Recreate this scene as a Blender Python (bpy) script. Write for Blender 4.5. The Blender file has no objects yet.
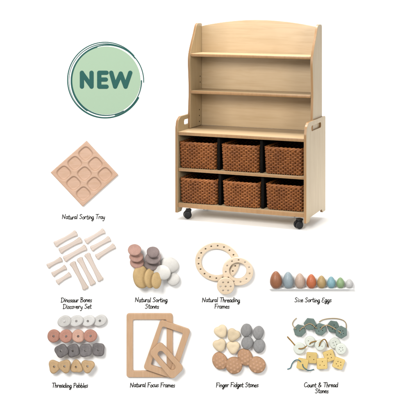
import bpy, bmesh, math, random
from mathutils import Vector, Matrix, noise
random.seed(7)
PI = math.pi
sc = bpy.context.scene
COL = sc.collection
# ------------------------------------------------------------------ camera
EYE = 2.24                      # eye height above the floor the unit stands on (m)
F = 1074.0                      # focal length in photo pixels (photo 400 px wide)
HY = -9.85                      # horizon row in the photo
YP = 9.59                       # distance of the white page board
cam = bpy.data.cameras.new('camera'); cam.lens = 36 * F / 400; cam.sensor_width = 36
cam.shift_y = -(200 - HY) / 400; cam.clip_end = 200; cam.clip_start = 0.1
co = bpy.data.objects.new('camera', cam); COL.objects.link(co)
co.location = (0, 0, EYE); co.rotation_euler = (PI / 2, 0, 0); sc.camera = co
# ------------------------------------------------------------------ world + lamps
w = bpy.data.worlds.new('World'); sc.world = w; w.use_nodes = True
nt = w.node_tree
nt.nodes['Background'].inputs[0].default_value = (1, .99, .975, 1)
nt.nodes['Background'].inputs[1].default_value = 0.50
def area(name, loc, target, size, power, col=(1, 1, 1)):
    l = bpy.data.lights.new(name, 'AREA'); l.shape = 'RECTANGLE'; l.size = size[0]; l.size_y = size[1]
    l.energy = power; l.color = col
    o = bpy.data.objects.new(name, l); COL.objects.link(o); o.location = loc
    o.rotation_euler = (Vector(target) - Vector(loc)).to_track_quat('-Z', 'Y').to_euler()
    return o
area('softbox_overhead', (.2, 10.6, 5.6), (.3, 10.6, .9), (2.0, 1.3), 430, (1, .965, .915))
area('softbox_front', (-3.0, 1.5, 5.2), (0, 9.6, .2), (3.2, 3.0), 1120, (1, .98, .95))
area('softbox_right', (4.6, 2.5, 3.0), (0, 10, .6), (2.4, 2.4), 270, (1, .98, .95))
area('softbox_backdrop', (0, 12.2, 7), (0, 13.5, .5), (8, 2), 220)
sc.view_settings.view_transform = 'Standard'; sc.view_settings.look = 'None'
sc.view_settings.exposure = 0; sc.view_settings.gamma = 1
sc.cycles.max_bounces = 8

# ------------------------------------------------------------------ helpers
S = YP / F                      # metres per photo pixel on the page
def at(px, py, d=0.0):
    y = YP - d
    return Vector(((px - 200) * y / F, y, EYE - (py - HY) * y / F))
def lin(c):
    c = c / 255.0
    return c / 12.92 if c <= .04045 else ((c + .055) / 1.055) ** 2.4
def rgb(r, g, b, k=1.0): return (lin(r) * k, lin(g) * k, lin(b) * k, 1)
def newmat(name, rough=.5, spec=.4):
    m = bpy.data.materials.new(name); m.use_nodes = True
    b = m.node_tree.nodes['Principled BSDF']
    b.inputs['Roughness'].default_value = rough; b.inputs['Specular IOR Level'].default_value = spec
    return m, m.node_tree, b
def ramp(t, fac, stops):
    r = t.nodes.new('ShaderNodeValToRGB'); e = r.color_ramp.elements
    e[0].position, e[0].color = stops[0]; e[1].position, e[1].color = stops[-1]
    for p, c in stops[1:-1]:
        n = e.new(p); n.color = c
    t.links.new(fac, r.inputs[0]); return r.outputs[0]
def noise_tex(t, scale, stretch=(1, 1, 1), detail=4, dist=0.0, rough=.55, loc=(0, 0, 0)):
    tc = t.nodes.new('ShaderNodeTexCoord'); mp = t.nodes.new('ShaderNodeMapping')
    mp.inputs['Scale'].default_value = stretch; mp.inputs['Location'].default_value = loc
    n = t.nodes.new('ShaderNodeTexNoise'); n.inputs['Scale'].default_value = scale
    n.inputs['Detail'].default_value = detail; n.inputs['Distortion'].default_value = dist
    n.inputs['Roughness'].default_value = rough
    t.links.new(tc.outputs['Object'], mp.inputs[0]); t.links.new(mp.outputs[0], n.inputs['Vector'])
    return n.outputs['Fac']
def bump(t, b, h, dist=.002, strength=.4):
    n = t.nodes.new('ShaderNodeBump'); n.inputs['Distance'].default_value = dist
    n.inputs['Strength'].default_value = strength
    t.links.new(h, n.inputs['Height']); t.links.new(n.outputs[0], b.inputs['Normal'])
def mix(t, a, b, f, mode='MULTIPLY'):
    m = t.nodes.new('ShaderNodeMix'); m.data_type = 'RGBA'; m.blend_type = mode
    m.inputs[0].default_value = f
    t.links.new(a, m.inputs[6]); t.links.new(b, m.inputs[7]); return m.outputs[2]
def piece_tone(t, c, lo=.88, hi=1.06):
    """every piece has its own slight tone of the material"""
    oi = t.nodes.new('ShaderNodeObjectInfo')
    return mix(t, c, ramp(t, oi.outputs['Random'], [(0, (lo, lo * .99, lo * .97, 1)), (1, (hi, hi, hi, 1))]), 1.0)
def wood(name, base, grain='x', dark=.82, scale=6, rough=.42, seed=0.0, str_=14):
    m, t, b = newmat(name, rough, .35)
    st = {'x': (1, str_, str_), 'z': (str_, str_, 1), 'y': (str_, 1, str_)}[grain]
    f1 = noise_tex(t, scale * .55, st, 5, .6, .6, (seed, seed, seed))
    d = tuple(c * dark * (1 if i == 0 else .97 if i == 1 else .9) for i, c in enumerate(base[:3])) + (1,)
    l = tuple(min(1, c * 1.07) for c in base[:3]) + (1,)
    c1 = ramp(t, f1, [(.3, d), (.55, base), (.75, l)])
    f2 = noise_tex(t, 1.6, (1, 1, 1), 3, 1.2, .5, (3 + seed, 1, 2))
    c2 = ramp(t, f2, [(.3, (.93, .90, .86, 1)), (.65, (1, 1, 1, 1))])
    t.links.new(piece_tone(t, mix(t, c1, c2, 1.0), .95, 1.03), b.inputs['Base Color'])
    bump(t, b, f1, .0006, .25)
    return m
def stone(name, base, var=.16, speck=None, scale=60, rough=.7, bmp=.0012):
    m, t, b = newmat(name, rough, .3)
    f = noise_tex(t, scale * .35, (1, 1, 1), 5, .3, .6)
    d = tuple(c * (1 - var) for c in base[:3]) + (1,); l = tuple(min(1, c * (1 + var * .6)) for c in base[:3]) + (1,)
    c = ramp(t, f, [(.32, d), (.68, l)])
    if speck:
        f2 = noise_tex(t, scale * 5, (1, 1, 1), 2, 0, .6)
        c2 = ramp(t, f2, [(.36, speck), (.46, (1, 1, 1, 1))]); c = mix(t, c, c2, .7)
    t.links.new(piece_tone(t, c), b.inputs['Base Color'])
    bump(t, b, noise_tex(t, scale * 2.2, (1, 1, 1), 5), bmp * 1.5, .8)
    return m
def plain(name, c, rough=.5, spec=.3, var=.06):
    m, t, b = newmat(name, rough, spec)
    f = noise_tex(t, 40, (1, 1, 1), 3)
    d = tuple(x * (1 - var) for x in c[:3]) + (1,)
    t.links.new(ramp(t, f, [(.3, d), (.7, c)]), b.inputs['Base Color'])
    return m

def tag(o, label=None, cat=None, group=None, kind=None):
    if label: o['label'] = label
    if cat: o['category'] = cat
    if group: o['group'] = group
    if kind: o['kind'] = kind
    return o
def empty(name, loc, label, cat, group=None, rot=(0, 0, 0)):
    o = bpy.data.objects.new(name, None); COL.objects.link(o); o.location = loc; o.rotation_euler = rot
    o.empty_display_size = .05
    return tag(o, label, cat, group)
def link(name, me, m, parent=None, smooth=True):
    o = bpy.data.objects.new(name, me); COL.objects.link(o)
    if m: me.materials.clear(); me.materials.append(m)
    if parent: o.parent = parent
    if smooth:
        for p in me.polygons: p.use_smooth = True
        try: me.set_sharp_from_angle(angle=math.radians(38))
        except Exception: pass
    return o
def bm_obj(name, bm, m, parent=None, smooth=True):
    bmesh.ops.recalc_face_normals(bm, faces=bm.faces)
    me = bpy.data.meshes.new(name); bm.to_mesh(me); bm.free()
    return link(name, me, m, parent, smooth)
def add_box(bm, lo, hi, bev=0.0, seg=2):
    t = bmesh.new(); bmesh.ops.create_cube(t, size=1)
    for v in t.verts:
        v.co = Vector([(lo[i] + hi[i]) / 2 + v.co[i] * (hi[i] - lo[i]) for i in range(3)])
    if bev: bmesh.ops.bevel(t, geom=t.edges[:], offset=bev, segments=seg, affect='EDGES', profile=.5)
    me = bpy.data.meshes.new('tmp'); t.to_mesh(me); t.free(); bm.from_mesh(me); bpy.data.meshes.remove(me)
def box(name, lo, hi, m, parent, bev=.003):
    bm = bmesh.new(); add_box(bm, lo, hi, bev); return bm_obj(name, bm, m, parent)
def smooth_path(pts, n=6, closed=False):
    P = [Vector(p) for p in pts]; out = []; N = len(P)
    if N < 3 and not closed: return P
    rng = range(N if closed else N - 1)
    for i in rng:
        if closed: a, b, c, d = P[i - 1], P[i], P[(i + 1) % N], P[(i + 2) % N]
        else: a, b, c, d = P[max(i - 1, 0)], P[i], P[i + 1], P[min(i + 2, N - 1)]
        for k in range(n):
            t = k / n
            out.append(.5 * ((2 * b) + (-a + c) * t + (2 * a - 5 * b + 4 * c - d) * t * t + (-a + 3 * b - 3 * c + d) * t ** 3))
    if not closed: out.append(P[-1])
    return out
def add_tube(bm, pts, r, seg=8, flat=None, closed=False, caps=True, radii=None):
    """tube along 3-D points; flat = squash of the cross-section along world Y (ink strokes)"""
    P = [Vector(p) for p in pts]; N = len(P); rings = []
    if caps and not closed:            # rounded ends
        e0 = (P[0] - P[1]).normalized(); e1 = (P[-1] - P[-2]).normalized()
        R = radii if radii else [r] * N
        A = [(P[0] + e0 * R[0] * q, R[0] * s_) for q, s_ in ((.98, .2), (.8, .6), (.45, .9))]
        B = [(P[-1] + e1 * R[-1] * q, R[-1] * s_) for q, s_ in ((.45, .9), (.8, .6), (.98, .2))]
        P = [a for a, _ in A] + P + [b for b, _ in B]; radii = [a for _, a in A] + list(R) + [b for _, b in B]; N = len(P)
    prev = None
    for i in range(N):
        a = P[i - 1] if (i > 0 or closed) else P[0]; b = P[(i + 1) % N] if (i < N - 1 or closed) else P[-1]
        t = (b - a)
        t = t.normalized() if t.length > 1e-9 else Vector((1, 0, 0))
        if flat is not None:
            n = Vector((0, 1, 0)); s = t.cross(n)
            s = s.normalized() if s.length > 1e-6 else Vector((1, 0, 0))
        else:
            if prev is None: prev = Vector((0, 1, 0)) if abs(t.y) < .9 else Vector((1, 0, 0))
            n = (prev - t * prev.dot(t)).normalized(); prev = n; s = t.cross(n)
        rr = radii[i] if radii else r
        fy = flat if flat is not None else 1
        rings.append([bm.verts.new(P[i] + s * rr * math.cos(2 * PI * k / seg) + n * rr * fy * math.sin(2 * PI * k / seg)) for k in range(seg)])
    M = N if closed else N - 1
    for i in range(M):
        A, B = rings[i], rings[(i + 1) % N]
        for k in range(seg): bm.faces.new((A[k], A[(k + 1) % seg], B[(k + 1) % seg], B[k]))
    if not closed:
        bm.faces.new(rings[0]); bm.faces.new(rings[-1])
def flat_mesh(loops, depth, bevel):
    """2-D loops (first = outline, others = holes) -> solid plate, thickness along +Z from 0 to depth"""
    cu = bpy.data.curves.new('c', 'CURVE'); cu.dimensions = '2D'; cu.fill_mode = 'BOTH'
    cu.extrude = max(depth / 2 - bevel, 1e-5); cu.bevel_depth = bevel; cu.bevel_resolution = 2; cu.offset = -bevel
    for lp in loops:
        sp = cu.splines.new('POLY'); sp.points.add(len(lp) - 1); sp.use_cyclic_u = True
        for p, q in zip(sp.points, lp): p.co = (q[0], q[1], 0, 1)
    o = bpy.data.objects.new('c', cu); COL.objects.link(o)
    dg = bpy.context.evaluated_depsgraph_get()
    me = bpy.data.meshes.new_from_object(o.evaluated_get(dg))
    bpy.data.objects.remove(o); bpy.data.curves.remove(cu)
    bm = bmesh.new(); bm.from_mesh(me); bmesh.ops.remove_doubles(bm, verts=bm.verts, dist=1e-5)
    for v in bm.verts: v.co.z += depth / 2
    bpy.data.meshes.remove(me); return bm
def wn(o):
    m = o.modifiers.new('normals', 'WEIGHTED_NORMAL'); m.keep_sharp = True; m.weight = 100
    return o
def plate(name, loops, depth, bevel, m, parent, d0=0.0, axis='page', off=0.0):
    bm = flat_mesh(loops, depth, bevel)
    for v in bm.verts:
        x, y, z = v.co
        v.co = Vector((x, -(z + d0), y)) if axis == 'page' else Vector((off + z, x, y))   # 'side': loops are (depth, height)
    return wn(bm_obj(name, bm, m, parent))
def circle(cx, cy, r, ry=None, n=40, rot=0):
    ry = r if ry is None else ry
    return [(cx + r * math.cos(a) * math.cos(rot) - ry * math.sin(a) * math.sin(rot), cy + r * math.cos(a) * math.sin(rot) + ry * math.sin(a) * math.cos(rot)) for a in [2 * PI * i / n for i in range(n)]]
def rounded(pts, r, n=6):
    out = []; N = len(pts)
    for i in range(N):
        a, b, c = Vector(pts[i - 1]), Vector(pts[i]), Vector(pts[(i + 1) % N])
        rr = r[i] if isinstance(r, (list, tuple)) else r
        u = (a - b).normalized(); v = (c - b).normalized(); ang = u.angle(v)
        if rr < 1e-5: out.append(tuple(b)); continue
        q = min(rr / math.tan(ang / 2), (a - b).length * .48, (c - b).length * .48)
        p0, p2 = b + u * q, b + v * q
        for k in range(n + 1):
            t = k / n
            # rational quadratic close to a circular arc
            wgt = math.sin(ang / 2)
            den = (1 - t) ** 2 + 2 * wgt * t * (1 - t) + t * t
            out.append(tuple((p0 * (1 - t) ** 2 + b * 2 * wgt * t * (1 - t) + p2 * t * t) / den))
    return out
def px2(pts, cx, cy): return [((x - cx) * S, -(y - cy) * S) for x, y in pts]

# ------------------------------------------------------------------ the white setting
M_page = plain('white_page', (.9, .9, .895, 1), .9, .1, .01)
XN = (157 - 200) * S
def L2(x, z): return (x, z)
bm = flat_mesh([[(-7, -5), (7, -5), (7, 0), (XN, 0), (XN, 2.5), (-7, 2.5)]], .05, .002)
for v in bm.verts:
    x, y, z = v.co; v.co = Vector((x, YP + .05 - z, y))
tag(bm_obj('page_board', bm, M_page), kind='structure')
bm = bmesh.new()
prof = [(YP + .052, -.004), (12.0, -.004), (13.0, -.004)] + [(13.0 + 1.2 * math.sin(a), 1.196 - 1.2 * math.cos(a)) for a in [PI / 2 * k / 10 for k in range(1, 11)]] + [(14.2, 4.5)]
rows = [[bm.verts.new((x, y, z)) for y, z in prof] for x in (-7, 7)]
for i in range(len(prof) - 1): bm.faces.new((rows[0][i], rows[0][i + 1], rows[1][i + 1], rows[1][i]))
tag(bm_obj('backdrop', bm, M_page), kind='structure')

# ------------------------------------------------------------------ shelving unit
K = 1.0
cW = rgb(228, 200, 160, .50)
M_wx = wood('maple_across', cW, 'x', .91, 5, .4, 0)
M_wz = wood('maple_upright', rgb(223, 199, 158, .51), 'z', .91, 5, .4, 3)
M_edge = wood('banded_edge', rgb(190, 148, 102, .46), 'z', .9, 5, .4, 9)
def edged(o, side):
    o.data.materials.append(M_edge)
    for p in o.data.polygons:
        if (abs(p.normal.x) < .6 if side else p.normal.y < -.6): p.material_index = 1
    return o
M_dark = plain('black_backing_and_gaps', (.004, .0035, .003, 1), .8, .05)
M_plastic = plain('black_caster', (.006, .006, .007, 1), .4, .25)
M_steel = plain('steel', (.35, .35, .36, 1), .3, .5)
W, D, YAW = 1.3342, .66, .3881
c, s = math.cos(YAW), math.sin(YAW)
org = Vector((.9909 - W * c, 10.0 + W * s, 0))
unit = empty('shelving_unit', org, 'tall maple wood shelving unit on casters, two open shelves above six basket compartments', 'shelf unit', rot=(0, 0, -YAW))
T = .026; ZB, ZT, ZM, ZS = .063, .855, .499, .160
def side_loops():
    o = [(0, ZB), (.10, ZB), (.135, ZB + .035), (D - .135, ZB + .035), (D - .10, ZB), (D, ZB), (D, .985), (D - .01, 1.0), (.085, 1.0), (.022, .965), (0, .89)]
    r = [.012, .012, .012, .012, .012, .012, .03, .01, .07, .06, .06]
    h = rounded([(.17, .905), (.50, .905), (.50, .955), (.17, .955)], .02)
    return [rounded(o, r), h]
for x in (0, W - T):
    edged(plate('side_panel', side_loops(), T, .004, M_wz, unit, axis='side', off=x), True)
edged(box('cabinet_top', (T + .0005, .008, ZT - .032), (W - T - .0005, D - .004, ZT), M_wx, unit, .004), False)
edged(box('shelf', (T + .0005, .012, ZM - .028), (W - T - .0005, D - .03, ZM), M_wx, unit), False)
edged(box('bottom_board', (T + .0005, .008, ZS - .042), (W - T - .0005, D - .03, ZS), M_wx, unit), False)
box('back_panel', (T + .0005, D - .026, ZB + .05), (W - T - .0005, D - .010, ZT - .034), M_dark, unit, .001)
# hutch
H0, H1, IN = .275, .60, .018
hp = [(H1, ZT + .002), (H1, 1.885), (.585, 1.903), (.50, 1.906), (.452, 1.885), (.40, 1.80), (.335, 1.70), (.287, 1.61), (.272, 1.52), (.284, 1.38), (.292, 1.22), (.278, 1.03), (.275, .93), (H0, ZT + .002)]
hs = [tuple(p) for p in [hp[0], hp[1]]] + [tuple(p.xy) for p in smooth_path([(a, b, 0) for a, b in hp[2:]], 5)]
for x in (IN, W - IN - T):
    hsd = edged(plate('upper_side_panel', [hs], T, .005, M_wz, unit, axis='side', off=x), True)
    xi = x + T + .0008 if x < .5 else x - .0008      # dark shelf-pin holes, each its own sub-part
    for zz, yy in ((.90, .52), (.96, .52), (1.02, .52), (1.30, .54), (1.36, .54)):
        bmh = bmesh.new(); bmesh.ops.create_cone(bmh, cap_ends=True, segments=12, radius1=.006, radius2=.006, depth=.002, matrix=Matrix.Translation((xi, yy, zz)) @ Matrix.Rotation(PI / 2, 4, 'Y'))
        bm_obj('peg_hole', bmh, M_dark, hsd)
BX0, BX1 = IN + T + .0005, W - IN - T - .0005
bl = [(BX0, ZT + .001), (BX1, ZT + .001), (BX1, 1.872)] + [(BX1 - (BX1 - BX0) * t, 1.872 + .069 * math.sin(PI * t) ** .85) for t in [k / 30 for k in range(1, 30)]] + [(BX0, 1.872)]
bmk = flat_mesh([bl], .018, .003)
for v in bmk.verts: x, y, z = v.co; v.co = Vector((x, H1 - .002 - z, y))
bm_obj('upper_back_panel', bmk, M_wx, unit)
for z in (1.606, 1.235):
    bx = bmesh.new(); add_box(bx, (BX0, H0 + .006, z - .03), (BX1, H1 - .022, z), .009, 3)
    edged(bm_obj('upper_shelf', bx, M_wx, unit), False)
def caster(u, v, ang):
    e = bmesh.new()
    add_box(e, (-.026, -.024, .080), (.026, .024, .0875 + .010), .003)
    add_box(e, (-.017, -.030, .050), (-.0145, .022, .083), .001); add_box(e, (.0145, -.030, .050), (.017, .022, .083), .001)
    o = bm_obj('caster', e, M_plastic, unit); o.location = (u, v, ZS - .042 - .098); o.rotation_euler = (0, 0, ang)
    zc = .040
    for sx in (-.0205, .0205 - .0, ):
        wm = bmesh.new(); r = .037
        prf = [(-.0105, .012), (-.0105, r * .86), (-.007, r), (.007, r), (.0105, r * .86), (.0105, .012)]
        rings = [[wm.verts.new((sx + a, -.012 + b * math.cos(2 * PI * k / 32), zc + b * math.sin(2 * PI * k / 32))) for k in range(32)] for a, b in prf]
        for A, B in zip(rings, rings[1:]):
            for k in range(32): wm.faces.new((A[k], A[(k + 1) % 32], B[(k + 1) % 32], B[k]))
        wm.faces.new(rings[0]); wm.faces.new(rings[-1])
        bm_obj('wheel', wm, M_plastic, o)
    return o
for u, v, a in ((.112, .075, -.95), (W - .085, .06, -.75), (.112, D - .12, 0.2), (W - .26, D - .12, .3)):
    k = caster(u, v, a); k.location.z = .0          # wheels touch the floor

# ------------------------------------------------------------------ wicker baskets
mw, tw, bw = newmat('wicker', .55, .35)
fw = noise_tex(tw, 30, (1, 1, 3), 4); fw2 = noise_tex(tw, 7, (1, 1, 1), 2, 0, .5, (5, 2, 1))
cw = mix(tw, ramp(tw, fw, [(.25, rgb(122, 68, 28, .56)), (.5, rgb(158, 94, 44, .58)), (.75, rgb(188, 120, 62, .58))]), ramp(tw, fw2, [(.35, (.75, .72, .7, 1)), (.65, (1, 1, 1, 1))]), 1.0)
tw.links.new(piece_tone(tw, cw, .86, 1.12), bw.inputs['Base Color']); M_wick = mw
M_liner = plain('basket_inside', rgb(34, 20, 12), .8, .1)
def basket_perimeter(w, d, r, n):
    lp = rounded([(-w / 2, 0), (w / 2, 0), (w / 2, d), (-w / 2, d)], r, 8)
    P = [Vector((x, y, 0)) for x, y in lp] ; L = [0]
    for i in range(len(P)): L.append(L[-1] + (P[(i + 1) % len(P)] - P[i]).length)
    tot = L[-1]; out = []
    j = 0
    for k in range(n):
        t = tot * k / n
        while L[j + 1] < t: j += 1
        a, b = P[j], P[(j + 1) % len(P)]; f = (t - L[j]) / max(L[j + 1] - L[j], 1e-9)
        p = a.lerp(b, f); q = (b - a).normalized(); out.append((p, Vector((q.y, -q.x, 0))))
    return out
def make_basket(name, h, rows_, w=.372, d=.50):
    root = empty(name, (0, 0, 0), '', '')
    stakes = 66; n = stakes * 4
    bmw = bmesh.new(); ph = random.random() * 9
    for r_ in range(rows_):
        z = .008 + (h - .034) * (r_ + .5) / rows_; tp = 1 - .05 * (1 - z / h)
        per = basket_perimeter(w * tp, d * tp, .035, n)
        pts = []
        for k, (p, nn) in enumerate(per):
            off = .0098 * math.cos(PI * (k / 4.0 + r_) ) 
            pts.append(p + Vector((0, d * (1 - tp) / 2, 0)) + nn * (off + .002 * noise.noise(Vector((k * .3, r_ * 1.7, ph)))) + Vector((0, 0, z + .0028 * noise.noise(Vector((k * .05, r_ * .8, ph + 4))))))
        add_tube(bmw, pts, .0103 * (h / .255) * 12 / rows_ * .93, 6, closed=True)
    b_ = bm_obj('woven_wall', bmw, M_wick, root)
    bms = bmesh.new()
    pt = basket_perimeter(w, d, .035, stakes * 2); tp = .952; pb = basket_perimeter(w * tp, d * tp, .035, stakes * 2)
    for k in range(1, stakes * 2, 2):
        add_tube(bms, [pb[k][0] + Vector((0, d * (1 - tp) / 2, .004)), pt[k][0] + Vector((0, 0, h - .012))], .0065, 5)
    bm_obj('stakes', bms, M_wick, root)
    bmr = bmesh.new()                                   # twisted rim: two strands
    for sgn in (0, PI):
        per = basket_perimeter(w + .006, d + .006, .038, 160)
        pts = [p + Vector((0, -.003, h - .016)) + nn * (.0065 * math.cos(k * 2 * PI * 20 / 160 + sgn)) + Vector((0, 0, .0065 * math.sin(k * 2 * PI * 20 / 160 + sgn))) for k, (p, nn) in enumerate(per)]
        add_tube(bmr, pts, .0085, 7, closed=True)
    bm_obj('rim', bmr, M_wick, root)
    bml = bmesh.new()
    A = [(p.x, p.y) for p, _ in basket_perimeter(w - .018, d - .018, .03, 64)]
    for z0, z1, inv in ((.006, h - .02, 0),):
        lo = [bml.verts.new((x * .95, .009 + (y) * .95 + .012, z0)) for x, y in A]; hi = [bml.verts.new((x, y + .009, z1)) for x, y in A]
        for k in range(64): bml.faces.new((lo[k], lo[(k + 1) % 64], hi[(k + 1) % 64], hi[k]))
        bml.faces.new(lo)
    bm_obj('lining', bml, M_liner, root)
    return root
def inv_u(px, v):     # local u of the front plane seen at this photo column
    lo, hi = 0, W
    for _ in range(40):
        u = (lo + hi) / 2; X = org.x + u * c + v * s; Y = org.y - u * s + v * c
        if 200 + F * X / Y < px: lo = u
        else: hi = u
    return u
bt_, bb_ = make_basket('wicker_basket', .262, 13), make_basket('wicker_basket', .248, 13)
edges_t = ((179.0, 214.9), (221.6, 257.6), (264.4, 302.4)); edges_b = ((180.2, 216.0), (222.8, 258.6), (265.6, 302.4))
for ed, z0, z1 in ((edges_t, ZM, ZT - .032), (edges_b, ZS, ZM - .028)):      # added black slabs, standing in for shade in the gaps between baskets
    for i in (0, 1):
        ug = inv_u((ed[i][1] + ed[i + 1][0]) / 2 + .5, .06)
        box('gap_shade', (ug - .013, .055, z0 + .0005), (ug + .013, D - .032, z1 - .0005), M_dark, unit, .001)
words = ('left', 'middle', 'right')
def copy_tree(o):
    r = o.copy(); COL.objects.link(r)
    for ch in o.children:
        q = ch.copy(); COL.objects.link(q); q.parent = r
    return r
for row, (src, ed, z, nm) in enumerate(((bt_, edges_t, ZM, 'upper row'), (bb_, edges_b, ZS, 'lower row'))):
    for i, (a, b) in enumerate(ed):
        o = src if i == 0 else copy_tree(src)
        u0, u1 = inv_u(a, .03), inv_u(b, .03)
        um = (u0 + u1) / 2
        p = Matrix.Rotation(-YAW, 4, 'Z') @ Vector((um, .032 + random.uniform(-.004, .006), z + .001))
        o.location = org + p; o.rotation_euler = (0, random.uniform(-.004, .004), -YAW + random.uniform(-.02, .02)); o.scale = ((u1 - u0) / .385, 1, 1)
        tag(o, f'brown woven wicker basket, {words[i]} one in the {nm} of the shelving unit', 'basket', 'wicker baskets in the shelving unit')

# ------------------------------------------------------------------ round NEW badge
M_pale = plain('pale_green_print', rgb(196, 226, 196, .50), .8, .1, .01)
M_teal = plain('dark_teal_print', rgb(58, 114, 108, .50), .8, .1, .02)
M_ink = plain('black_ink', (.012, .012, .012, 1), .8, .1)
bc = (106.2, 80.0)
badge = empty('badge', at(bc[0], bc[1]), 'round pale green badge reading NEW inside a hand drawn dark green ring', 'badge')
def P2(px, py, c_, d): return Vector(((px - c_[0]) * S, -d, -(py - c_[1]) * S))
plate('disc', [px2(circle(bc[0] + .1, bc[1] + .4, 34.2, 34.0, 96), *bc)], .004, .0005, M_pale, badge, d0=.0005)
bmr = bmesh.new()
def arc(cx, cy, rx, ry, a0, a1, r0, rmid, r1, d, n=70, c_=bc):
    pts, rad = [], []
    for k in range(n + 1):
        t = k / n; a = math.radians(a0 + (a1 - a0) * t)
        pts.append(P2(cx + rx * math.cos(a), cy - ry * math.sin(a), c_, d))
        q = math.sin(PI * t); rad.append((r0 * (1 - t) + r1 * t + (rmid - (r0 + r1) / 2) * q) * S)
    add_tube(bmr, pts, 1, 8, flat=.1, radii=rad)
# outer sweep, from upper right over the top and round the left to lower right
arc(105.2, 80.0, 37.6, 37.8, 40, 332, .45, .55, .8, .0030)
arc(107.4, 81.0, 36.3, 36.0, -2, 236, .45, .55, .4, .0040)
arc(105.9, 80.6, 36.9, 36.8, 38, 300, .7, .25, .3, .0050)
arc(106.2, 80.7, 34.6, 34.6, 105, 300, .3, .75, .3, .0060)
arc(105.9, 80.6, 35.6, 35.6, 285, 360, .4, .35, .6, .0066)
bm_obj('ring', bmr, M_teal, badge)
bml = bmesh.new()
def stroke(b, pts, r, d, c_, sm=True, flat=.06):
    q = [P2(x, y, c_, d) for x, y in pts]
    if sm: q = smooth_path(q, 6)
    add_tube(b, q, r * S, 12, flat=flat)
def n_letter(pts, d): 
    b = bmesh.new(); 
    return b
def bold(name, strokes):
    b = bmesh.new()
    for i, st in enumerate(strokes): stroke(b, st, 2.15, .006 + 0.0004 * i, bc, sm=False)
    bm_obj(name, b, M_teal, badge)
yt, yb = 72.7, 86.6
bold('letter', [[(82, yb), (82, yt)], [(82, yt + .3), (91.6, yb - .3)], [(91.6, yb), (91.6, yt)]])
bold('letter', [[(99.3, yt), (99.3, yb)], [(99.3, yt), (106.6, yt)], [(99.3, 79.5), (105.9, 79.5)], [(99.3, yb), (106.6, yb)]])
bold('letter', [[(111.3, yt), (115.2, yb)], [(115.2, yb), (120.8, yt + .8)], [(120.8, yt + .8), (125.6, yb)], [(125.6, yb), (130.3, yt)]])

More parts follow.
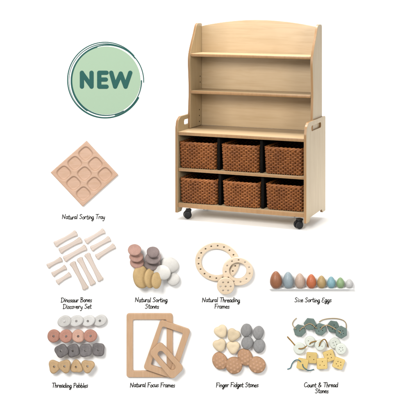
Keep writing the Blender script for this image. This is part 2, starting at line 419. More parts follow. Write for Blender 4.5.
# ------------------------------------------------------------------ handwritten captions
G = {  # letter: (advance, [(smooth, points)...])  cap height 1, x-height .55
 'N': (.78, [(0, [(.06, 0), (.1, .95)]), (0, [(.1, .95), (.55, .05)]), (0, [(.55, .05), (.66, 1.02)])]),
 'S': (.62, [(1, [(.5, .86), (.36, 1.0), (.14, .9), (.14, .68), (.4, .5), (.46, .22), (.26, .02), (.02, .12)])]),
 'T': (.6, [(0, [(-.02, .96), (.62, 1.0)]), (0, [(.3, .98), (.26, 0)])]),
 'D': (.72, [(0, [(.1, .98), (.08, .02)]), (1, [(-.05, .93), (.3, 1.0), (.62, .72), (.56, .25), (.3, .03), (.0, .0)])]),
 'B': (.66, [(0, [(.1, .98), (.08, .02)]), (1, [(.0, .97), (.35, 1.0), (.46, .78), (.14, .53)]), (1, [(.14, .53), (.5, .45), (.5, .12), (.25, 0), (.0, .02)])]),
 'F': (.58, [(0, [(.1, .98), (.08, 0)]), (0, [(.02, .97), (.6, 1.0)]), (0, [(.1, .52), (.42, .55)])]),
 'E': (.6, [(1, [(.52, .95), (.2, .98), (.1, .75), (.3, .54)]), (1, [(.3, .54), (.05, .42), (.04, .1), (.3, 0), (.54, .12)])]),
 'P': (.58, [(0, [(.1, .98), (.08, 0)]), (1, [(.0, .95), (.35, 1.02), (.52, .78), (.36, .54), (.1, .5)])]),
 'C': (.66, [(1, [(.56, .86), (.38, 1.0), (.12, .8), (.04, .4), (.16, .06), (.4, .02), (.6, .18)])]),
 '&': (.74, [(1, [(.6, .1), (.3, .5), (.14, .78), (.28, 1.0), (.42, .82), (.2, .5), (.04, .22), (.2, 0), (.44, .1), (.6, .42)])]),
 'a': (.5, [(1, [(.38, .48), (.2, .56), (.05, .34), (.08, .06), (.24, .04), (.37, .3)]), (1, [(.38, .54), (.38, .15), (.5, .02)])]),
 'b': (.48, [(0, [(.08, 1.0), (.07, .03)]), (1, [(.07, .35), (.26, .52), (.4, .3), (.3, .04), (.07, .06)])]),
 'c': (.42, [(1, [(.36, .46), (.2, .55), (.05, .3), (.14, .03), (.38, .1)])]),
 'd': (.52, [(1, [(.38, .44), (.2, .54), (.04, .3), (.12, .03), (.3, .08), (.4, .3)]), (0, [(.42, 1.0), (.41, .0)])]),
 'e': (.46, [(1, [(.06, .28), (.36, .34), (.3, .54), (.1, .48), (.05, .2), (.2, .0), (.42, .12)])]),
 'f': (.36, [(1, [(.36, .94), (.22, 1.02), (.14, .8), (.14, 0)]), (0, [(.0, .5), (.32, .53)])]),
 'g': (.5, [(1, [(.38, .46), (.2, .55), (.05, .34), (.1, .08), (.26, .06), (.38, .32)]), (1, [(.39, .53), (.38, -.1), (.26, -.42), (.04, -.34), (.2, -.14), (.48, .02)])]),
 'h': (.48, [(0, [(.08, 1.0), (.07, 0)]), (1, [(.07, .3), (.24, .54), (.37, .38), (.37, 0)])]),
 'i': (.24, [(0, [(.1, .52), (.11, .02)]), (0, [(.12, .76), (.14, .80)])]),
 'l': (.24, [(0, [(.11, 1.0), (.1, .02)])]),
 'm': (.72, [(0, [(.07, .53), (.07, 0)]), (1, [(.07, .32), (.21, .53), (.32, .38), (.32, .02)]), (1, [(.32, .32), (.46, .53), (.58, .38), (.6, .02)])]),
 'n': (.48, [(0, [(.07, .53), (.07, 0)]), (1, [(.07, .32), (.24, .54), (.37, .38), (.38, .0)])]),
 'o': (.46, [(1, [(.24, .54), (.06, .36), (.1, .05), (.28, .02), (.4, .26), (.32, .5), (.2, .54)])]),
 'r': (.4, [(0, [(.08, .53), (.08, 0)]), (1, [(.08, .3), (.2, .52), (.38, .48)])]),
 's': (.4, [(1, [(.34, .48), (.18, .55), (.08, .4), (.3, .2), (.22, .02), (.02, .06)])]),
 't': (.38, [(1, [(.16, .9), (.15, .15), (.24, .0), (.36, .06)]), (0, [(-.02, .56), (.36, .6)])]),
 'u': (.5, [(1, [(.07, .53), (.08, .14), (.2, .0), (.36, .2), (.38, .52)]), (0, [(.38, .52), (.42, .0)])]),
 'v': (.44, [(0, [(.03, .53), (.2, .02), (.4, .54)])]),
 'y': (.48, [(1, [(.05, .53), (.1, .2), (.24, .14), (.37, .34)]), (1, [(.39, .54), (.34, -.05), (.16, -.42), (.0, -.3)])]),
 'z': (.44, [(0, [(.04, .52), (.36, .54), (.05, .03), (.4, .05)])]),
 ' ': (.36, []),
}
def text_width(t): return sum(G[ch][0] for ch in t)
def caption(lines, label, size=4.55):
    x0, x1, yb = lines[0][1:]; cx, cy = (x0 + x1) / 2, yb
    bm = bmesh.new(); rnd = random.Random(lines[0][0])
    for txt, a, b, y in lines:
        k = (b - a) / text_width(txt); x = a; n = 0
        for ch in txt:
            adv, sts = G[ch]; jy = rnd.uniform(-.06, .06); sl = .08
            for smth, pts in sts:
                q = [P2(x + (px_ + sl * py_) * k, y - (py_ + jy) * size, (cx, cy), .0022 + .0004 * (n % 3)) for px_, py_ in pts]; n += 1
                if smth: q = smooth_path(q, 5)
                add_tube(bm, q, .35 * S, 6, flat=.3)
            x += adv * k
    o = bm_obj('caption', bm, M_ink); o.location = at(cx, cy)
    tag(o, label, 'caption', 'handwritten captions on the page')
caption([('Natural Sorting Tray', 62, 105, 219)], 'handwritten black caption reading Natural Sorting Tray below the square tray')
caption([('Dinosaur Bones', 61, 92, 302), ('Discovery Set', 63, 91.5, 308.6)], 'handwritten caption reading Dinosaur Bones Discovery Set below the wooden bones')
caption([('Natural Sorting', 135, 167.5, 302), ('Stones', 145, 159, 308.4)], 'handwritten caption reading Natural Sorting Stones below the smooth stacked stones')
caption([('Natural Threading', 202, 240, 302), ('Frames', 214.5, 229.5, 308.4)], 'handwritten caption reading Natural Threading Frames below the round frames')
caption([('Size Sorting Eggs', 294.5, 331.5, 302)], 'handwritten caption reading Size Sorting Eggs below the row of eggs')
caption([('Threading Pebbles', 52, 88, 387.5)], 'handwritten caption reading Threading Pebbles below the four rows of pebbles')
caption([('Natural Focus Frames', 130, 175, 387)], 'handwritten caption reading Natural Focus Frames below the rectangular frames')
caption([('Finger Fidget Stones', 216, 258.5, 387)], 'handwritten caption reading Finger Fidget Stones below the brown dotted stones')
caption([('Count & Thread', 304, 338, 387), ('Stones', 315, 328.5, 393)], 'handwritten caption reading Count & Thread Stones below the yellow squares')

# ------------------------------------------------------------------ sorting tray
M_tray = wood('beech_tray', rgb(227, 191, 168, .62), 'x', .93, 14, .5, 6, 6)
def tray():
    c0 = (84.6, 173.2)
    o = empty('sorting_tray', at(*c0), 'square pink beige wooden tray turned on its corner with nine rounded hollows', 'tray')
    Lc, Tc, Rc, Bc = (51, 172), (86.7, 140.6), (118.2, 174.4), (83, 206)
    N = 150; th = .030; dp = .017
    def w2(u, v):   # u along left->bottom, v along left->top
        x = Lc[0] * (1 - u) * (1 - v) + Bc[0] * u * (1 - v) + Tc[0] * (1 - u) * v + Rc[0] * u * v
        y = Lc[1] * (1 - u) * (1 - v) + Bc[1] * u * (1 - v) + Tc[1] * (1 - u) * v + Rc[1] * u * v
        return x, y
    def hgt(u, v):
        h = th
        for i in range(3):
            for j in range(3):
                a, b = abs(u - (.195 + .305 * i)) / .138, abs(v - (.195 + .305 * j)) / .138
                q = (a ** 3.2 + b ** 3.2) ** (1 / 3.2)
                if q < 1.1:
                    t = min(1, max(0, (1.06 - q) / .30)); h -= dp * t * t * (3 - 2 * t)
        e = min(u, v, 1 - u, 1 - v)
        if e < .012: h -= .004 * (1 - e / .012) ** 2
        return h
    bm = bmesh.new(); g = []
    for i in range(N + 1):
        r = []
        for j in range(N + 1):
            u, v = i / N, j / N; x, y = w2(u, v); r.append(bm.verts.new(P2(x, y, c0, hgt(u, v))))
        g.append(r)
    for i in range(N):
        for j in range(N): bm.faces.new((g[i][j], g[i + 1][j], g[i + 1][j + 1], g[i][j + 1]))
    ring = [g[i][0] for i in range(N)] + [g[N][j] for j in range(N)] + [g[i][N] for i in range(N, 0, -1)] + [g[0][j] for j in range(N, 0, -1)]
    back = [bm.verts.new((v.co.x, -.001, v.co.z)) for v in ring]
    n = len(ring)
    for k in range(n): bm.faces.new((ring[k], ring[(k + 1) % n], back[(k + 1) % n], back[k]))
    bm.faces.new(back)
    bm_obj('tray_body', bm, M_tray, o)
tray()

# ------------------------------------------------------------------ bones
M_bone = wood('pale_bone_wood', rgb(228, 214, 205, .66), 'x', .95, 12, .6, 2, 5)
def P_dir(a, b): return Vector((b[0] - a[0], -(b[1] - a[1])))
def bone(a, b, w, label, grp):
    cx, cy = (a[0] + b[0]) / 2, (a[1] + b[1]) / 2
    dv = P_dir(a, b); Lh = dv.length * S / 2; w *= S
    up = [(-1, 0.10), (-.985, .30), (-.94, .47), (-.86, .49), (-.78, .44), (-.62, .39), (-.3, .35), (0, .335), (.3, .35), (.62, .39), (.78, .44), (.86, .49), (.94, .47), (.985, .30), (1, .10)]
    lo = [(x, -y) for x, y in reversed(up)]
    # notch between the knuckles of each end
    pts = [(x * Lh, y * w * random.uniform(.95, 1.05)) for x, y in [(-.965, 0)] + up + [(.965, 0)] + lo]
    lp = [tuple(p.xy) for p in smooth_path([(x, y, 0) for x, y in pts], 4, True)]
    o = plate('bone', [lp], .026, .009, M_bone, None)
    o.location = at(cx, cy, .0); ang = math.atan2(dv.y, dv.x); o.rotation_euler = (0, -ang, 0)
    tag(o, label, 'wooden bone', grp)
u = 4.45
def Z(pts, ox, oy, k): return [(ox + x / k, oy + y / k) for x, y in pts]
BN = [
 ((43, 86), (142, 32), 33, 'long pale wooden bone, topmost of three slanting at the upper left'),
 ((65, 116), (163, 62), 33, 'long pale wooden bone, middle of three slanting at the upper left'),
 ((85, 152), (184, 96), 33, 'long pale wooden bone, lowest of three slanting at the upper left'),
 ((180, 74), (265, 22), 31, 'medium pale wooden bone, topmost of three slanting at the right'),
 ((205, 106), (290, 57), 31, 'medium pale wooden bone, middle of three slanting at the right'),
 ((228, 143), (311, 89), 31, 'medium pale wooden bone, lowest of three slanting at the right'),
 ((11, 183), (75, 149), 28, 'short pale wooden bone, topmost of three small ones at the far left'),
 ((33, 220), (94, 184), 28, 'short pale wooden bone, middle of three small ones at the far left'),
 ((53, 255), (114, 216), 28, 'short pale wooden bone, lowest of three small ones at the far left'),
 ((121, 163), (184, 284), 33, 'longest pale wooden bone leaning steeply, first of three from the left'),
 ((152, 144), (216, 264), 33, 'longest pale wooden bone leaning steeply, middle of three'),
 ((186, 125), (250, 246), 33, 'longest pale wooden bone leaning steeply, rightmost of three'),
]
for a, b, w_, lb in BN:
    (a, b) = Z([a, b], 45, 225, 4.45); bone(a, b, w_ / 4.45 * .86, lb, 'pale wooden bones')

# ------------------------------------------------------------------ pebbles as squashed, slightly uneven spheres
def pebble_mesh(rx, rz, ry, seed, power=2.0, lump=.04, sub=5):
    bm = bmesh.new(); bmesh.ops.create_icosphere(bm, subdivisions=sub, radius=1)
    for v in bm.verts:
        p = v.co.normalized()
        rr = math.hypot(p.x, p.z); a = math.atan2(p.z, p.x)
        n = noise.noise(p * 1.3 + Vector((seed * 3.1, seed, 0)))
        # flatter faces: y follows a squarish profile
        q = (abs(p.y) ** power + rr ** power) ** (-1 / power)
        v.co = Vector((p.x * q * rx, p.y * q * ry, p.z * q * rz)) * (1 + lump * n)
    return bm
def pebble(name, px, py, d, r, th, m, label, cat, grp, tilt=(0, 0, 0), seed=1, rz=None, power=2.3):
    """r = radius in photo px of the round face, th = half thickness in px, tilt about X / roll about Y / turn about Z (deg)"""
    bm = pebble_mesh(r * S, (rz or r) * S, th * S, seed, power)
    o = bm_obj(name, bm, m); o.location = at(px, py, d)
    o.rotation_euler = tuple(math.radians(t) for t in tilt)
    return tag(o, label, cat, grp)
M_pink = stone('rose_stone', rgb(202, 160, 146, .58), .12, (.75, .68, .66, 1))
M_gst = stone('taupe_stone', rgb(156, 141, 138, .58), .15, (.7, .7, .7, 1))
M_gdk = stone('dark_taupe_stone', rgb(140, 124, 122, .56), .15, (.7, .7, .7, 1))
M_wst = stone('chalk_stone', rgb(226, 224, 220, .63), .06, (.86, .86, .86, 1))
M_yst = stone('ochre_stone', rgb(222, 190, 136, .60), .12, (.86, .8, .7, 1))
def ss(px, py): return 125 + px / 6.667, 240 + py / 6.667
sg = 'smooth sorting stones'
def sstone(x, y, d, r, th, m, lb, tilt, seed, rz=None):
    X, Y = ss(x, y); pebble('sorting_stone', X, Y, d, r / 6.667, th / 6.667, m, lb, 'stone', sg, tilt, seed, rz / 6.667 if rz else None)
sstone(80, 150, .045, 47, 17, M_pink, 'rose pink stone at the bottom of the pink stack', (-56, 0, 4), 1)
sstone(75, 112, .078, 46, 15, M_pink, 'rose pink stone in the middle of the pink stack', (-58, 6, 0), 2)
sstone(64, 66, .110, 44, 12, M_pink, 'smaller rose pink stone on top of the pink stack', (-50, 14, -8), 3)
sstone(183, 160, .045, 54, 17, M_gst, 'grey taupe stone at the bottom of the grey stack', (-57, 0, 0), 4)
sstone(188, 118, .080, 54, 17, M_gst, 'wide grey taupe stone in the middle of the grey stack', (-57, -4, 0), 5)
sstone(187, 82, .118, 42, 14, M_gdk, 'small dark taupe stone on top of the grey stack', (-45, 6, 6), 6)
sstone(300, 166, .028, 62, 24, M_wst, 'largest chalk white stone, at the right behind the other white ones', (-20, 20, 10), 7, 50)
sstone(248, 218, .088, 57, 22, M_wst, 'medium chalk white stone beside the ochre stones', (-22, 14, 0), 8, 48)
sstone(322, 262, .050, 43, 17, M_wst, 'smallest chalk white stone, lowest at the right', (-18, 0, 0), 9, 42)
sstone(108, 246, .085, 56, 24, M_yst, 'largest ochre yellow stone, leaning at the lower left', (-12, -6, 22), 10, 75)
sstone(166, 256, .112, 44, 17, M_yst, 'narrow ochre yellow stone between the two other ochre stones', (-8, 0, 38), 11, 62)
sstone(209, 270, .138, 38, 15, M_yst, 'smallest ochre yellow stone, rightmost of the leaning three', (-8, 6, 36), 12, 53)

# ------------------------------------------------------------------ threading frames (round, with drilled holes)
M_birch = wood('birch_ply', rgb(241, 223, 199, .71), 'x', .95, 12, .5, 8, 6)
def rpt(cx, cy, rx, ry, n, rot, hr, ph=0):
    out = []
    for k in range(n):
        a = 2 * PI * (k + ph) / n
        x = cx + rx * math.cos(a) * math.cos(rot) - ry * math.sin(a) * math.sin(rot)
        y = cy + rx * math.cos(a) * math.sin(rot) + ry * math.sin(a) * math.cos(rot)
        out.append(circle(x, y, hr, hr, 14))
    return out
def zf(loops, cx, cy): return [px2([(185 + x / 5, 235 + y / 5) for x, y in lp], cx, cy) for lp in loops]
c1 = (217, 261.6)
o = empty('threading_ring', at(*c1, .002), 'large oval wooden threading ring with small holes around it', 'wooden frame', 'wooden threading frames')
plate('ring_body', zf([circle(161, 131, 110, 97, 96, .12), circle(159, 133, 77, 66, 72, .12)] + rpt(160, 132, 93, 81, 18, .12, 3.9, .3), *c1), .028, .005, M_birch, o)
c1 = (238, 270.6)
o = empty('threading_ring', at(*c1, .034), 'medium round wooden threading ring lapping over the large oval one', 'wooden frame', 'wooden threading frames')
plate('ring_body', zf([circle(264, 179, 77, 70, 80, .2), circle(264, 175, 43, 40, 60, .1)] + rpt(264, 177, 60, 55, 11, .1, 3.9, .2), *c1), .028, .005, M_birch, o)
c1 = (226, 285.8)
o = empty('threading_ring', at(*c1, .066), 'small round wooden threading disc with a cluster of seven holes', 'wooden disc', 'wooden threading frames')
plate('disc_body', zf([circle(203, 252, 43, 42, 60)] + [circle(203, 254, 4, 4, 14)] + rpt(203, 254, 25, 23, 6, 0, 4, .0), *c1), .028, .005, M_birch, o)

# ------------------------------------------------------------------ eggs on a narrow white ledge
bm = bmesh.new(); e0, e1 = at(268, 286.9), at(352.5, 286.9)
add_box(bm, (e0.x, YP - .066, e0.z - .002), (e1.x, YP + .001, e0.z))
tag(bm_obj('page_ledge', bm, M_page), kind='structure')
EG = [(64, 48, 27, rgb(170, 112, 80, .62), 'brown', 'tallest egg, warm brown, at the left end of the row'),
      (113, 43, 30, rgb(156, 172, 180, .62), 'blue grey', 'pale blue grey egg between the brown and the beige one'),
      (160, 41, 36, rgb(196, 172, 156, .66), 'beige', 'dusty pink beige egg between the blue grey and orange ones'),
      (206, 39, 40, rgb(208, 118, 78, .60), 'orange', 'bright orange egg in the row'),
      (247, 36, 46, rgb(190, 162, 112, .62), 'ochre', 'ochre tan egg between the orange and the turquoise one'),
      (286, 34, 50, rgb(136, 180, 192, .62), 'turquoise', 'turquoise blue egg in the row'),
      (323, 32, 54, rgb(158, 190, 142, .64), 'green', 'soft green egg next to the smallest white one'),
      (359, 31, 60, rgb(206, 206, 206, .68), 'white', 'smallest egg, greyish white, at the right end of the row')]
for i, (ex, ew, et, colr, nm, lb) in enumerate(EG):
    ew /= 4; hgt_ = (96.5 - et) / 4; X = 260 + ex / 4
    r = ew / 2 * S; h = hgt_ * S; m = stone('egg_' + nm.replace(' ', '_'), colr, .10, (.72, .70, .68, 1), 45, .42, .0008)
    bm = bmesh.new(); n, mth = 36, 26; prev = None; rings = []
    for j in range(1, mth):
        t = j / mth; a = PI * t; zz = (1 - math.cos(a)) / 2 * h
        rr = r * math.sin(a) * (1 + .22 * math.cos(a)) / 1.024
        rings.append([bm.verts.new((rr * math.cos(2 * PI * k / n), rr * math.sin(2 * PI * k / n), zz)) for k in range(n)])
    for A, B in zip(rings, rings[1:]):
        for k in range(n): bm.faces.new((A[k], A[(k + 1) % n], B[(k + 1) % n], B[k]))
    b0 = bm.verts.new((0, 0, 0)); b1 = bm.verts.new((0, 0, h))
    for k in range(n): bm.faces.new((b0, rings[0][(k + 1) % n], rings[0][k])); bm.faces.new((b1, rings[-1][k], rings[-1][(k + 1) % n]))
    o = bm_obj('wooden_egg', bm, m); q = at(X, 289, .06); o.location = (q.x, YP - r - .002, e0.z)
    tag(o, lb, 'egg', 'eggs lined up by size')

# ------------------------------------------------------------------ threading pebbles: discs with a hole
M_tw = stone('white_pebble', rgb(222, 221, 219, .68), .08, (.8, .8, .8, 1))
M_tr = stone('terracotta_pebble', rgb(206, 152, 134, .62), .12, (.8, .74, .7, 1))
M_trl = stone('light_terracotta_pebble', rgb(222, 178, 158, .60), .10, (.85, .8, .76, 1))
M_tg = stone('slate_pebble', rgb(136, 131, 132, .60), .30, (.65, .65, .65, 1))
M_ts = stone('sand_pebble', rgb(220, 186, 142, .58), .12, (.86, .8, .72, 1))
def drilled(name, outline, cx, cy, d, m, label, cat, grp, hole=1.3, th=.035, tilt=(0, 0, 0), bev=.012, holes=None):
    """outline in px relative to the centre (y down)"""
    hs_ = [circle(0, 0, hole, hole, 16)] if holes is None else holes
    loops = [[(x * S, -y * S) for x, y in lp] for lp in [outline] + hs_]
    # solid plate with a rounded rim and a crisp drilled hole
    bm = flat_mesh(loops, th, bev * .25)
    R = max(math.hypot(*p) for p in loops[0])
    bm.free()
    o2 = [(x * (1 - 0), y) for x, y in loops[0]]
    bm = bmesh.new(); K2 = 40
    # rounded rim built ring by ring, shrunk copies of the outline
    n = len(o2); hn = len(loops[1])
    steps = [(1 - .5 * (1 - math.cos(a)) * 2 * bev / R, th / 2 + (th / 2) * math.sin(a)) for a in [PI / 2 * k / 6 for k in range(-6, 7)]]
    steps = [(1 - (1 - math.cos(a)) * bev * 1.4 / R, th / 2 + th / 2 * math.sin(a)) for a in [PI / 2 * k / 6 for k in range(-6, 7)]]
    rings = [[bm.verts.new((x * q, -z, y * q)) for x, y in o2] for q, z in steps]
    for A, B in zip(rings, rings[1:]):
        for k in range(n): bm.faces.new((A[k], A[(k + 1) % n], B[(k + 1) % n], B[k]))
    # faces with holes via triangle fill
    for rg, z in ((rings[0], 0), (rings[-1], th)):
        es = [bm.edges.get((rg[k], rg[(k + 1) % n])) for k in range(n)]
        hv = []
        for lp in loops[1:]:
            vs = [bm.verts.new((x, -z, y)) for x, y in lp]; hv.append(vs)
            es += [bm.edges.new((vs[k], vs[(k + 1) % len(vs)])) for k in range(len(vs))]
        bmesh.ops.triangle_fill(bm, use_beauty=True, use_dissolve=False, edges=es)
        if z == 0: hb = hv
        else:
            for A, B in zip(hb, hv):
                for k in range(len(A)): bm.faces.new((A[k], A[(k + 1) % len(A)], B[(k + 1) % len(A)], B[k]))
    for v in bm.verts: v.co.y += th / 2
    o = wn(bm_obj(name, bm, m)); o.location = at(cx, cy, d); o.rotation_euler = tuple(math.radians(t) for t in tilt)
    return tag(o, label, cat, grp)
def lumpy(r, n, amp, seed, k=48, rot=0, ry=None):
    """rounded n-gon outline"""
    out = []
    for i in range(k):
        a = 2 * PI * i / k
        f = 1 + amp * math.cos(n * (a - rot)) + .025 * math.sin(2 * a + seed) + .015 * math.sin(3 * a + seed * 2)
        out.append((r * f * math.cos(a), (ry or r) * f * math.sin(a)))
    return out
def zp1(x, y): return 44 + x / 6.06, 312 + y / 6.06
def zp2(x, y): return 44 + x / 6.06, 340 + y / 6.06
ordn = ('leftmost', 'second from the left', 'third from the left', 'rightmost')
rowsP = [
 ('white', M_tw, zp1, [(124, 56), (196, 54), (268, 54), (340, 52)], lambda i: lumpy(6.5, 2, .10, i, rot=-.5, ry=6.0), 'chalk white round threading pebble'),
 ('terracotta', M_tr, zp1, [(60, 145), (133, 146), (208, 146), (281, 144)], lambda i: lumpy(6.5, 2, .03, i + 4), 'terracotta round threading pebble'),
 ('slate', M_tg, zp2, [(106, 65), (177, 64), (252, 62), (330, 58)], lambda i: lumpy(6.6, 4, .075, i + 2, rot=.25 + .2 * i), 'dark slate rounded square threading pebble'),
 ('sand', M_ts, zp2, [(64, 160), (126, 158), (197, 162), (266, 158)], lambda i: lumpy(6.3, 3, .13, i + 5, rot=PI / 2 + (.35, -.3, 1.0, .1)[i]), 'sand yellow rounded triangular threading pebble')]
dps = ((.10, .07, .045, .025), (.05, .075, .05, .075), (.08, .05, .075, .05), (.05, .075, .05, .085))
for ri, (nm, m, zz, cs, of, lb) in enumerate(rowsP):
    for i, (x, y) in enumerate(cs):
        X, Y = zz(x, y)
        mm = M_trl if (nm == 'terracotta' and i == 2) else m
        lab = f'{lb}, {ordn[i]} in its row' if mm is m else 'lighter pink terracotta round threading pebble, third from the left'
        drilled('threading_pebble', of(i), X, Y, dps[ri][i] * .8 + .012, mm, lab, 'pebble', f'row of {nm} threading pebbles', th=.030, bev=.012,
                tilt=(-6 - 4 * random.random(), 0, random.uniform(-14, 14)))

# ------------------------------------------------------------------ focus frames
M_fr = wood('beech_frame', rgb(223, 185, 150, .62), 'z', .93, 12, .5, 4, 8)
def Z2(pts): return [(115 + x / 4.45, 305 + y / 4.45) for x, y in pts]
def focus(outer, inner, ro, ri_, d, label):
    o_, i_ = Z2(outer), Z2(inner)
    cx = sum(p[0] for p in o_) / 4; cy = sum(p[1] for p in o_) / 4
    loops = [rounded(px2(o_, cx, cy), ro * S), rounded(px2(i_, cx, cy), ri_ * S)]
    o = plate('focus_frame', loops, .024, .004, M_fr, None); o.location = at(cx, cy, d)
    tag(o, label, 'wooden frame', 'rectangular wooden focus frames')
focus([(52, 35), (257, 35), (257, 318), (52, 318)], [(80, 62), (230, 62), (230, 290), (80, 290)], 2.6, 1.5, .002, 'largest upright rectangular wooden frame with a wide opening')
def rotrect(cx, cy, w_, h_, a):
    a = math.radians(a); return [(cx + x * math.cos(a) - y * math.sin(a), cy + x * math.sin(a) + y * math.cos(a)) for x, y in ((-w_ / 2, -h_ / 2), (w_ / 2, -h_ / 2), (w_ / 2, h_ / 2), (-w_ / 2, h_ / 2))]
focus([(203, 62), (337, 107), (262, 326), (126, 280)], [(212, 92), (303, 123), (247, 290), (160, 263)], 3.2, 1.6, .030, 'medium wooden frame tilted over the largest one')
focus([(202, 158), (308, 278), (254, 330), (153, 209)], rotrect(230, 244, 27, 104, -41.5), 4.0, 3.0, .058, 'smallest wooden frame with a narrow slot, lying on top of the others')

# ------------------------------------------------------------------ fidget stones
M_cream = stone('cream_fidget', rgb(238, 219, 186, .70), .05, (.92, .88, .82, 1))
M_gry = stone('grey_fidget', rgb(176, 176, 177, .60), .08, (.6, .6, .6, 1), 80, .8, .002)
mb, tb, bb = newmat('brown_fidget', .6, .3)
def heart_mesh(r, rot, seed):
    bm = bmesh.new(); bmesh.ops.create_icosphere(bm, subdivisions=5, radius=1)
    for v in bm.verts:
        p = v.co.normalized(); a = math.atan2(p.z, p.x) - rot; rr = math.hypot(p.x, p.z)
        f = 1 + .10 * math.cos(3 * (a + PI / 2)) - .11 * math.exp(-((math.atan2(math.sin(a - PI / 2), math.cos(a - PI / 2)) / .32) ** 2)) * rr
        q = (abs(p.y) ** 2.4 + rr ** 2.4) ** (-1 / 2.4)
        v.co = Vector((p.x * q * r * f, p.y * q * r * .42, p.z * q * r * f))
        dent = math.exp(-((p.x / .45) ** 2 + (p.z / .45) ** 2)) if p.y < 0 else 0
        v.co.y += dent * r * .10
    return bm
def f1(x, y): return 210 + x / 6.667, 320 + y / 6.667
for i, (x, y, rot, lb) in enumerate(((72, 74, .5, 'cream heart shaped stone, upper left of the four'), (156, 98, -.5, 'cream heart shaped stone, upper right of the four'),
        (64, 166, .35, 'cream heart shaped stone, lower left of the four'), (154, 180, .0, 'cream heart shaped stone, lower right of the four'))):
    X, Y = f1(x, y); bm = heart_mesh(6.35 * S, rot, i); o = bm_obj('fidget_stone', bm, M_cream); o.location = at(X, Y, .028); tag(o, lb, 'stone', 'cream heart fidget stones')
for i, (x, y, rx, rz, ro, lb) in enumerate(((242, 68, 5.4, 6.5, 15, 'grey oval stone with a ridge, upper left of the four'), (322, 84, 5.5, 6.6, 15, 'grey oval stone, upper right of the four'),
        (248, 152, 5.9, 6.5, 20, 'grey oval stone, lower left of the four'), (328, 172, 6.0, 6.9, 8, 'grey oval stone, lower right of the four'))):
    X, Y = f1(x, y); bm = pebble_mesh(rx * S, rz * S, 2.9 * S, i + 20, 2.3)
    for v in bm.verts:
        if v.co.y < 0: v.co.y += .0022 * math.sin(v.co.x * 150 + 2 * math.sin(v.co.z * 60)) * max(0, 1 - (v.co.x / (rx * S)) ** 2 - (v.co.z / (rz * S)) ** 2)
    o = bm_obj('fidget_stone', bm, M_gry); o.location = at(X, Y, .030); o.rotation_euler = (math.radians(-6), math.radians(ro), 0)
    tag(o, lb, 'stone', 'grey oval fidget stones')
M_brown = stone('brown_fidget_body', rgb(208, 164, 128, .64), .10, (.85, .8, .76, 1))
M_dot = stone('pale_raised_dots', rgb(214, 170, 138, .66), .05)
def f2(x, y): return 210 + x / 6.667, 345 + y / 6.667
for i, (x, y, rx, rz, ro, lb) in enumerate(((66, 106, 7.4, 8.7, -28, 'brown dotted oval stone, leftmost of the four'), (160, 136, 8.5, 8.3, 25, 'brown dotted oval stone, lowest, second from the left'),
        (234, 80, 7.2, 8.8, -25, 'brown dotted oval stone, topmost of the four'), (314, 132, 8.6, 8.0, 20, 'brown dotted oval stone, rightmost of the four'))):
    X, Y = f2(x, y); th = 3.1
    d = (.03, .045, .03, .045)[i]
    root = empty('fidget_stone', at(X, Y, d), lb, 'stone', 'brown dotted fidget stones', rot=(math.radians(-6), math.radians(ro), 0))
    bm_obj('stone_body', pebble_mesh(rx * S, rz * S, th * S, i + 30, 2.4), M_brown, root)
    bd = bmesh.new()
    for gx, gz in [(a * .44 + (.22 if b % 2 else 0), b * .38) for b in range(-2, 3) for a in range(-2, 3)]:
        if gx * gx + gz * gz > .70: continue
        q = (1 - (gx * gx + gz * gz) ** 1.2) ** (1 / 2.4)
        t = bmesh.new(); bmesh.ops.create_icosphere(t, subdivisions=3, radius=1)
        for v in t.verts: v.co = Vector((v.co.x * 1.3 * S + gx * rx * S, v.co.y * .42 * S - q * th * S * .97, v.co.z * 1.3 * S + gz * rz * S))
        me = bpy.data.meshes.new('t'); t.to_mesh(me); t.free(); bd.from_mesh(me); bpy.data.meshes.remove(me)
    bm_obj('raised_dots', bd, M_dot, root)

# ------------------------------------------------------------------ count and thread stones with cords
M_hex = stone('green_hexagon', rgb(130, 152, 146, .60), .14, (.7, .72, .72, 1))
M_hexd = stone('dark_green_hexagon', rgb(118, 140, 134, .60), .14, (.7, .72, .72, 1))
M_rnd = stone('pale_mint_disc', rgb(228, 233, 223, .75), .05, (.88, .9, .88, 1))
M_sq = stone('yellow_square', rgb(244, 214, 138, .70), .05, (.94, .9, .8, 1))
def ch1(x, y): return 285 + x / 6.154, 312 + y / 6.154
def ch2(x, y): return 285 + x / 6.154, 335 + y / 6.154
def poly(n, r, rot, rd): return rounded([(r * math.cos(rot + 2 * PI * k / n), r * math.sin(rot + 2 * PI * k / n)) for k in range(n)], rd, 5)
def holes(n, rad, hr, rot=0): return [circle(0, 0, hr, hr, 12)] if n == 1 else [circle(rad * math.cos(rot + 2 * PI * k / n), rad * math.sin(rot + 2 * PI * k / n), hr, hr, 12) for k in range(n)]
for i, (x, y, rot, d, n, m) in enumerate(((90, 114, .25, .03, 1, M_hex), (154, 74, .1, .045, 2, M_hex), (218, 106, .3, .03, 3, M_hex), (296, 90, .15, .03, 4, M_hexd), (346, 124, .5, .055, 5, M_hex))):
    X, Y = ch1(x, y)
    drilled('hexagon_stone', poly(6, 6.5, rot, 1.0), X, Y, d, m, ['grey green hexagonal stone, leftmost, with a cord through it', 'grey green hexagonal stone, second from the left, set highest', 'grey green hexagonal stone in the middle of the five', 'darkest green hexagonal stone, fourth from the left', 'grey green hexagonal stone, rightmost, lapping over the dark one'][i],
            'stone', 'green hexagonal thread stones', th=.028, bev=.006, holes=holes(n, 2.2, .5, .4))
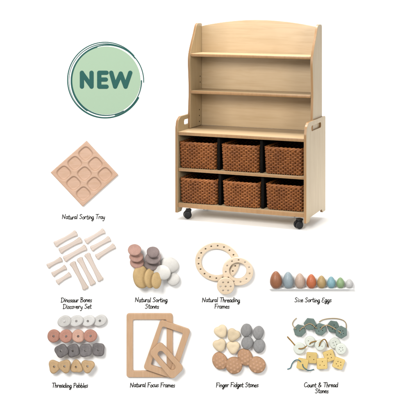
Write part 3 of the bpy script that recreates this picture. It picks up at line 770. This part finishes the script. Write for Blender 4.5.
for i, (x, y, d, n) in enumerate(((88, 82, .03, 1), (154, 38, .03, 2), (216, 62, .05, 3), (306, 50, .03, 4), (344, 85, .055, 5))):
    X, Y = ch2(x, y)
    drilled('disc_stone', circle(0, 0, (5.9, 5.2, 5.4, 5.5, 5.6)[i], None, 44), X, Y, d, M_rnd, ['pale mint round stone, leftmost, with a brown cord through it', 'pale mint round stone, second from the left, with a cord', 'pale mint round stone in the middle under a looped cord', 'pale mint round stone with four holes and no cord', 'pale mint round stone, rightmost, lapping over its neighbour'][i],
            'stone', 'pale round thread stones', th=.026, bev=.008, holes=holes(n, 1.9, .5, .4))
for i, (x, y, rot, d, n) in enumerate(((108, 178, 12, .045, 1), (164, 140, 4, .03, 2), (228, 176, -2, .045, 3), (272, 128, -20, .03, 4), (330, 174, 20, .045, 5))):
    X, Y = ch2(x, y)
    drilled('square_stone', poly(4, 7.6, PI / 4 + math.radians(rot), 1.4), X, Y, d, M_sq, ['yellow square stone, leftmost, with a blue thread through it', 'yellow square stone, second from the left', 'yellow square stone in the middle, set straight', 'yellow square stone, fourth from the left, set highest and tilted', 'yellow square stone, rightmost, tilted clockwise'][i],
            'stone', 'yellow square thread stones', th=.028, bev=.006, holes=holes(n, 2.4, .55, .6))
def cord_mat(name, a, b_):
    m, t, b = newmat(name, .8, .1)
    tc = t.nodes.new('ShaderNodeTexCoord'); wv = t.nodes.new('ShaderNodeTexWave'); wv.bands_direction = 'DIAGONAL'
    wv.inputs['Scale'].default_value = 60; wv.inputs['Distortion'].default_value = 2
    t.links.new(tc.outputs['Object'], wv.inputs[0]); t.links.new(ramp(t, wv.outputs[1], [(.3, a), (.7, b_)]), b.inputs['Base Color']); return m
M_c1 = cord_mat('beige_cord', rgb(150, 126, 96, .7), rgb(206, 188, 154, .7)); M_c2 = cord_mat('brown_cord', rgb(96, 66, 30, .7), rgb(206, 164, 96, .7)); M_c3 = cord_mat('blue_thread', rgb(60, 100, 112, .65), rgb(110, 150, 160, .65))
def cord(zz, pts, r, m, label):
    cx, cy = zz(pts[0][0], pts[0][1]); bm = bmesh.new()
    P = []
    for x, y, d in pts:
        X, Y = zz(x, y); P.append(at(X, Y, d) - at(cx, cy))
    add_tube(bm, smooth_path(P, 8), r * S, 8)
    o = bm_obj('cord', bm, m); o.location = at(cx, cy); tag(o, label, 'cord', 'threading cords')
cord(ch1, [(70, 38, .012), (54, 54, .012), (46, 74, .014), (54, 92, .03), (66, 104, .052)], .45, M_c1, 'short beige cord curling up from the leftmost green hexagon')
cord(ch1, [(92, 112, .046), (104, 98, .055), (118, 92, .055), (122, 84, .06), (148, 72, .066), (166, 76, .066), (184, 92, .066), (196, 100, .05)], .45, M_c1, 'beige cord joining the left hexagonal stones')
cord(ch1, [(220, 108, .045), (230, 92, .055), (250, 82, .055), (266, 82, .055), (288, 92, .055), (318, 110, .062), (342, 126, .074)], .55, M_c1, 'beige cord running across the dark hexagonal stone')
cord(ch1, [(212, 60, .012), (232, 48, .012), (270, 40, .014), (320, 40, .014), (360, 52, .014), (376, 74, .016), (376, 104, .016), (368, 124, .050)], .5, M_c1, 'long beige cord arching over the right hexagonal stones')
cord(ch2, [(16, 12, .012), (36, 34, .02), (58, 60, .045)], .65, M_c2, 'straight brown cord end slanting into the leftmost round stone')
cord(ch2, [(86, 84, .046), (102, 84, .056), (120, 78, .05), (132, 68, .04)], .6, M_c2, 'brown cord lying across the leftmost round stone')
cord(ch2, [(152, 56, .044), (162, 46, .052), (180, 40, .056), (196, 38, .05)], .6, M_c2, 'brown cord from the second round stone to the third')
cord(ch2, [(212, 66, .066), (218, 46, .075), (232, 30, .07), (246, 28, .06), (256, 44, .04), (264, 72, .014)], .6, M_c2, 'looped brown cord end over the middle round stone')
cord(ch2, [(16, 210, .012), (34, 202, .012), (44, 176, .014), (62, 156, .02), (84, 154, .060), (96, 164, .066)], .5, M_c3, 'blue thread curving in from the left of the yellow squares')
cord(ch2, [(108, 182, .062), (114, 198, .062), (128, 210, .066), (140, 217, .060), (154, 218, .02), (176, 212, .012)], .5, M_c3, 'blue thread end trailing below the leftmost yellow square')
